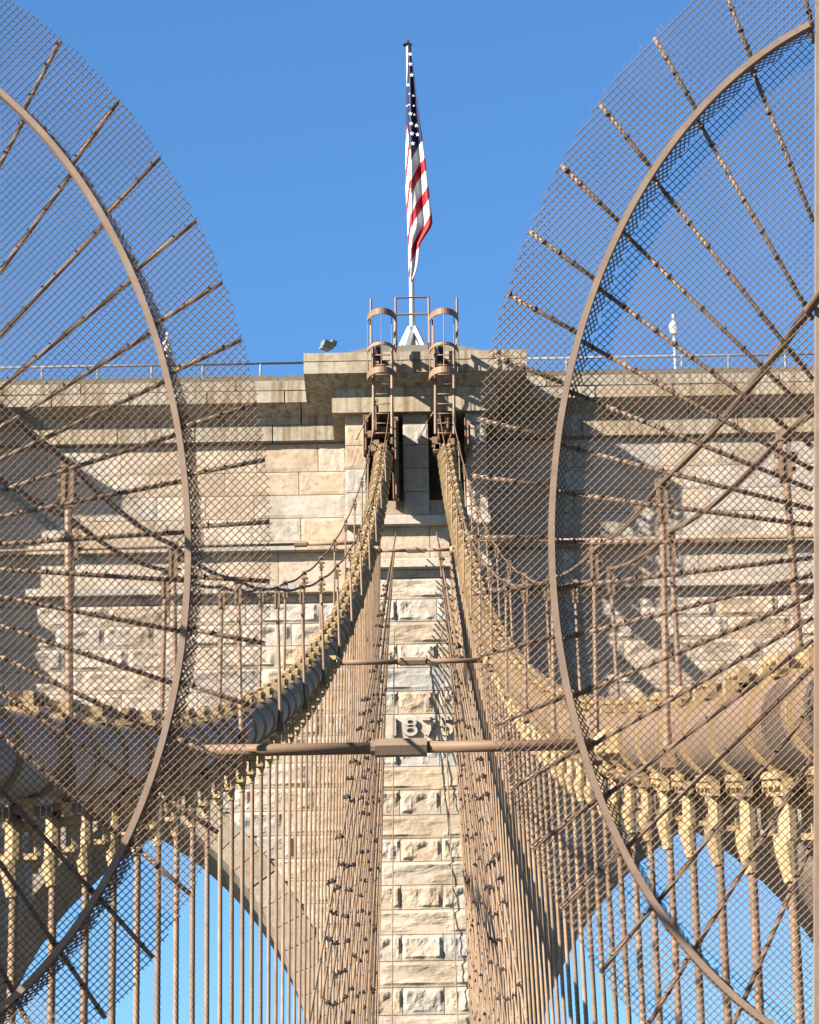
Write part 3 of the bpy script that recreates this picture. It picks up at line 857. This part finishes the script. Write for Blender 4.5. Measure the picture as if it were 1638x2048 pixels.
screen(-1, -420, 1102, 963, 1240, 796, 1080, (-156, -150), LANG, 'oval fan mesh guard filling the left side of the view, with tan curved hoop')
screen(1, 1890, 1073, 952, 1268, 787, 1090, (1631, 1628), RANG, 'oval fan mesh guard filling the right side of the view, ending at a vertical post')

# ------------------------------------------------------------------ saddle frames and caged ladders
YL = 95.9
for s, du, side in ((-1, 0, 'left'), (1, 124, 'right')):
    g = thing('saddle_frame', 'tan steel frame where the %s main cable enters the pier' % side, 'steel frame', tuple(at(765+du, 900, 96.6)), 'steel frames at the cable saddles')
    for u0, u1, v0, v1, yy in ((727, 736, 832, 912, 97.0), (747, 757, 800, 872, 96.6), (786, 796, 836, 1000, 96.8)) if s < 0 else ((872-124, 881-124, 832, 905, 97.0), (930-124, 940-124, 838, 900, 96.8), (766, 775, 836, 868, 96.6)):
        a, b_ = at(u0+du, v1, yy), at(u1+du, v0, yy)
        mb = MB(); mb.box(((a.x+b_.x)/2, yy, (a.z+b_.z)/2), (b_.x-a.x, .22, b_.z-a.z)); mb.box(((a.x+b_.x)/2, (yy+YB)/2+.4, (a.z+b_.z)/2-.1), (.04, YB-yy+1.9, b_.z-a.z-.2)); mb.box((a.x+.012, yy-.13, (a.z+b_.z)/2), (.025, .05, b_.z-a.z)); mb.build('upright', M['tan'], g)  # plates deepened and a left upright lengthened to cast shade on the pier
    for v0, v1 in ((856, 872), (900, 908)):
        a, b_ = at(752+du, v1, 96.7), at(786+du, v0, 96.7)
        mb = MB(); mb.box(((a.x+b_.x)/2, 96.7, (a.z+b_.z)/2), (b_.x-a.x+.3*(v0 > 880), .3, b_.z-a.z)); mb.build('cross_plate', M['tan'], g)
    for (ua, va, ub, vb) in ((752, 812, 731, 842), (788, 838, 768, 900), (731, 842, 712, 880)):
        mb = MB(); mb.tube([at(ua+du, va, 96.3), at(ub+du, vb, 96.4)], .022, 6); mb.build('brace', M['tan'], g, True)
    for k in range(5):
        mb = MB(); u_, v_ = 740+du+rs.uniform(-4, 48), rs.uniform(866, 905)
        p = at(u_, v_, 96.4); mb.box(p, (.16, .15, .2)); mb.tube([p+Vector((-.15, 0, .05)), p+Vector((.15, 0, .0))], .04, 7); mb.build('clamp', M['cable'], g)
    # ladder
    l = thing('caged_ladder', 'tan ladder with a hooped safety cage rising over the cap, %s of the pair' % side, 'ladder', tuple(at(765+du, 860, YL)), 'caged ladders on the tower')
    def uv(u, v, y=YL): return at(u+du, v, y)
    r_ = .05
    outer_first = s < 0
    topv = 598
    for ul, uu, tv in ((747, 742, topv if s < 0 else 640), (784, 790, 640 if s < 0 else topv-2)):
        mb = MB(); p = [uv(ul, 868), uv(ul, 700), uv(uu, 686), uv(uu+(0 if s < 0 else 0), tv)]
        mb.tube(p, [.052, .05, .046, .04], 6); mb.build('rail', M['tan'], l)
    v = 866
    while v > 700:
        a, b_ = uv(748, v), uv(784, v)
        mb = MB(); mb.tube([a, b_], .018, 6); mb.build('rung', M['tan'], l, True); v -= 19.5
    cx_ = (735+792)/2; w_ = (792-735)/2
    def hoop_pts(v, rr):
        c = uv(cx_, v); res = []
        for i in range(17):
            a = math.pi*i/16
            res.append(Vector((c.x - math.cos(a)*rr, YL - math.sin(a)*.78, c.z)))
        return res
    rr = abs(uv(792, 700).x-uv(735, 700).x)/2
    for v, h in ((641, .19), (705, .10), (757, .20)):
        pts = hoop_pts(v, rr); vs = []; fs = []
        c = uv(cx_, v)
        for i, p in enumerate(pts):
            nn = Vector((p.x-c.x, p.y-YL, 0)).normalized()*.02
            vs += [p-nn-Vector((0,0,h/2)), p+nn-Vector((0,0,h/2)), p+nn+Vector((0,0,h/2)), p-nn+Vector((0,0,h/2))]
        for i in range(len(pts)-1):
            for k in range(4): q_ = (k+1) % 4; fs.append((i*4+k, i*4+q_, i*4+4+q_, i*4+4+k))
        mb = MB(); mb.add(vs, fs); mb.build('cage_hoop', M['tan'], l)
    tp, bt = hoop_pts(641, rr), hoop_pts(757, rr)
    for i in (1, 4, 8, 12, 15):
        mb = MB(); mb.tube([tp[i], bt[i]], .014, 5); mb.build('cage_bar', M['tan'], l)
    mb = MB(); a = uv(757, 708, 96.2); mb.box(a, (.22, .3, .35)); mb.box(a+Vector((.15, 0, -.3)), (.3, .2, .1)); mb.box(a+Vector((.0, 0, .3)), (.14, .14, .2)); mb.build('winch_box', M['dark'], l)
    for sx in (746, 785):
        mb = MB(); p = uv(sx, 705, YL); mb.box((p.x, YL+.45, p.z), (.06, .9, .12)); p = uv(sx, 800, YL); mb.box((p.x, YL+.6, p.z), (.06, 1.1, .12)); mb.build('bracket', M['tan'], l)
# gate bar between the ladders
g = thing('guard_rail', 'square tan pipe rail joining the tops of the two caged ladders', 'railing', tuple(at(825, 690, 96.3)))
mb = MB(); mb.tube([at(792, 700, 96.3), at(791, 596, 96.3), at(857, 594, 96.3), at(859, 698, 96.3)], .042, 8); mb.build('pipe_frame', M['tan'], g)
mb = MB(); mb.tube([at(791, 629, 96.3), at(858, 628, 96.3)], .035, 8); mb.build('mid_rail', M['tan'], g)

# ------------------------------------------------------------------ flagpole and flag
YF = 101.0
fp = thing('flagpole', 'white flagpole with braced foot on the tower roof', 'flagpole', tuple(at(825, 712, YF)))
pb, ptop = at(826, 714, YF), at(819, 90, YF); ptop.x = pb.x - .0; 
ptop = Vector((pb.x, YF, ptop.z))
mb = MB(); mb.tube([pb, pb.lerp(ptop, .45), ptop], [.095, .07, .045], 12); mb.build('pole', M['white'], fp, True)
mb = MB(); mb.tube([ptop, ptop+Vector((0, 0, .10))], [.16, .05], 10); mb.tube([ptop+Vector((0, 0, .1)), ptop+Vector((0, 0, .35))], [.02, .006], 6); mb.sphere(ptop+Vector((0, 0, .12)), .06); mb.build('finial', M['dark'], fp)
for (ua, va, ub, vb, dy) in ((821, 655, 803, 697, -.3), (830, 655, 849, 697, -.3), (822, 662, 812, 697, -.9), (831, 660, 842, 697, .5)):
    mb = MB(); a, b_ = at(ua, va, YF-.1), at(ub, vb, YF+dy); mb.tube([a, b_], [.10, .13], 4); mb.build('foot_brace', M['white'], fp)
M['fb'] = paint('flag_blue', (0.008, 0.011, 0.039), (0.011, 0.015, 0.046), rust=(0.009, 0.009, 0.032), dirt=.2)
M['fr'] = paint('flag_red', (0.252, 0.008, 0.014), (0.220, 0.007, 0.011), rust=(0.183, 0.005, 0.009), dirt=.2)
M['fw'] = paint('flag_white', (0.392, 0.382, 0.367), (0.420, 0.409, 0.392), rust=(0.275, 0.266, 0.252), dirt=.2)
fl = thing('flag', 'stars and stripes flag hanging limp from the white flagpole', 'flag', tuple(ptop))
LE = [(110,210,238),(200,212,240),(300,207,255),(500,200,280),(730,197,308),(850,196,325),(1000,193,345),(1200,195,368),(1380,203,390),(1460,208,398),(1500,209,385),(1560,211,345),(1620,213,306),(1680,215,299),(1750,217,292),(1810,218,280),(1850,220,268),(1890,226,250),(1915,232,238)]
yy_ = np.array([e[0] for e in LE], float); l_ = np.array([e[1] for e in LE], float); r__ = np.array([e[2] for e in LE], float)
NR, NC = 240, 40
vs = []; fs = []; mi = []
def crop(x, y): return 760+x/3.793, 60+y/3.793
for j in range(NR+1):
    y = 110+(1915-110)*j/NR; a, b_ = np.interp(y, yy_, l_), np.interp(y, yy_, r__)
    for i in range(NC+1):
        t = i/NC; x = a+(b_-a)*t; w = (b_-a)/200
        u, v = crop(x, y)
        amp = .10*w+.01
        dep = amp*math.sin(t*2*math.pi*1.6+.6+j*.006) + .025*math.sin(t*17+j*.02)*w - .05*math.exp(-((x-235)/14)**2)*w*2 + .015*math.sin(j*.08+t*5)*w
        vs.append(tuple(at(u, v, YF-.34+dep)-ptop))
def fcol(x, y):
    if x >= 233:
        lim = 835+(322-x)*1.72 if x > 262 else 940-(262-x)*.6
        if y < lim: return 0
        ph_ = (y+1.66*x-1524+8*math.sin(x*.05))/257 % 1.0
        return 1 if ph_ < .42 else 2
    lim = 730 if x < 207 else 730+(x-207)*7.3
    if y < lim: return 0
    ph_ = (y+9.0*(x-195)-735)/330 % 1.0
    return 1 if ph_ < .40 else 2
for j in range(NR):
    for i in range(NC):
        a = j*(NC+1)+i; fs.append((a, a+1, a+NC+2, a+NC+1))
        y = 110+(1915-110)*(j+.5)/NR; aa, bb = np.interp(y, yy_, l_), np.interp(y, yy_, r__)
        mi.append(fcol(aa+(bb-aa)*(i+.5)/NC, y))
me = bpy.data.meshes.new('cloth'); me.from_pydata(vs, [], fs)
for m_ in ('fb', 'fr', 'fw'): me.materials.append(M[m_])
me.polygons.foreach_set('material_index', mi); me.polygons.foreach_set('use_smooth', [True]*len(mi))
fo = link('cloth', me, fl)
md_ = fo.modifiers.new('thickness', 'SOLIDIFY'); md_.thickness = .008
dg = bpy.context.evaluated_depsgraph_get()
for x, y in ((228,195),(230,275),(241,352),(212,432),(222,577),(231,650),(235,721),(276,737),(243,798),(285,806),(250,870),(262,657),(206,585),(222,500),(252,510),(256,585)):
    j = (y-110)/(1915-110)*NR; a, b_ = np.interp(y, yy_, l_), np.interp(y, yy_, r__); i = (x-a)/(b_-a)*NC
    vi = int(j)*(NC+1)+max(0, min(NC, int(round(i)))); c = Vector(vs[vi])+Vector((0, -.09, 0))
    k = .082 if x not in (252, 256, 222, 262, 206) else .045
    pts = [c]+[c+Vector((math.sin(2*math.pi*q_/10)*(k if q_ % 2 == 0 else k*.42), 0, math.cos(2*math.pi*q_/10)*(k if q_ % 2 == 0 else k*.42))) for q_ in range(10)]
    me = bpy.data.meshes.new('star'); me.from_pydata([tuple(p) for p in pts], [], [(0, 1+q_, 1+(q_+1) % 10) for q_ in range(10)])
    so = link('star', me, fl, M['fw']); so.modifiers.new('thickness', 'SOLIDIFY').thickness = .006

# ------------------------------------------------------------------ roof fittings
for s, posts, (va, ua), (vb, ub) in ((-1, (-26, 84, 195, 303, 405, 521), (737, -200), (728, 607)), (1, (1133, 1251, 1364, 1457, 1571, 1680), (713, 1056), (708, 1850))):
    g = thing('roof_railing', 'grey pipe railing along the tower roof, %s of the central cap' % ('left' if s < 0 else 'right'), 'railing', tuple(at((ua+ub)/2, 750, YW+.3)), 'pipe railings on the tower roof')
    YR = YW+.3; p0, p1 = at(ua, va, YR), at(ub, vb, YR); p1.z = p0.z = (p0.z+p1.z)/2
    mb = MB(); mb.tube([p0, p1], .04, 8); mb.build('rail', M['grey'], g, True)
    for u in posts:
        t = at(u, 730, YR); mb = MB(); mb.tube([(t.x, YR, P['kt']-.05), (t.x, YR, p0.z)], .035, 8); mb.build('post', M['grey'], g, True)
for u, v, lab in ((334, 692, 'white roof beacon on a mast seen through the left mesh guard'), (1347, 655, 'white roof beacon on a mast seen through the right mesh guard')):
    p = at(u, v, YW+1); g = thing('roof_beacon', lab, 'beacon', (p.x, p.y, P['kt']), 'beacons on the tower roof')
    mb = MB(); mb.tube([(p.x, p.y, P['kt']), (p.x, p.y, p.z+.45)], .035, 8); mb.build('mast', M['white'], g)
    mb = MB(); mb.tube([(p.x-.0, p.y, p.z-.13), (p.x, p.y, p.z+.08), (p.x, p.y, p.z+.2)], [.13, .15, .05], 10); mb.box((p.x, p.y, p.z-.17), (.2, .2, .1)); mb.build('lantern', M['white'], g)
    mb = MB(); mb.tube([(p.x, p.y, p.z+.45), (p.x, p.y, p.z+.65)], .012, 5); mb.build('spike', M['dark'], g)
p = at(655, 691, YB-.2); g = thing('floodlight', 'small green-grey floodlight box on the left end of the cap roof', 'floodlight', tuple(p))
R_ = Matrix.Rotation(.25, 3, 'Y') @ Matrix.Rotation(.5, 3, 'Z')
mb = MB(); mb.box(p+Vector((0, 0, .02)), (.34, .28, .18), R_); mb.box(p+Vector((.16, .1, .1)), (.16, .24, .16), R_); mb.build('housing', M['lampgrey'], g)
mb = MB(); mb.box(p+Vector((-.08, -.08, -.14)), (.28, .24, .05), R_); mb.build('base_plate', M['grey'], g)
for m in bpy.data.meshes: m.update()
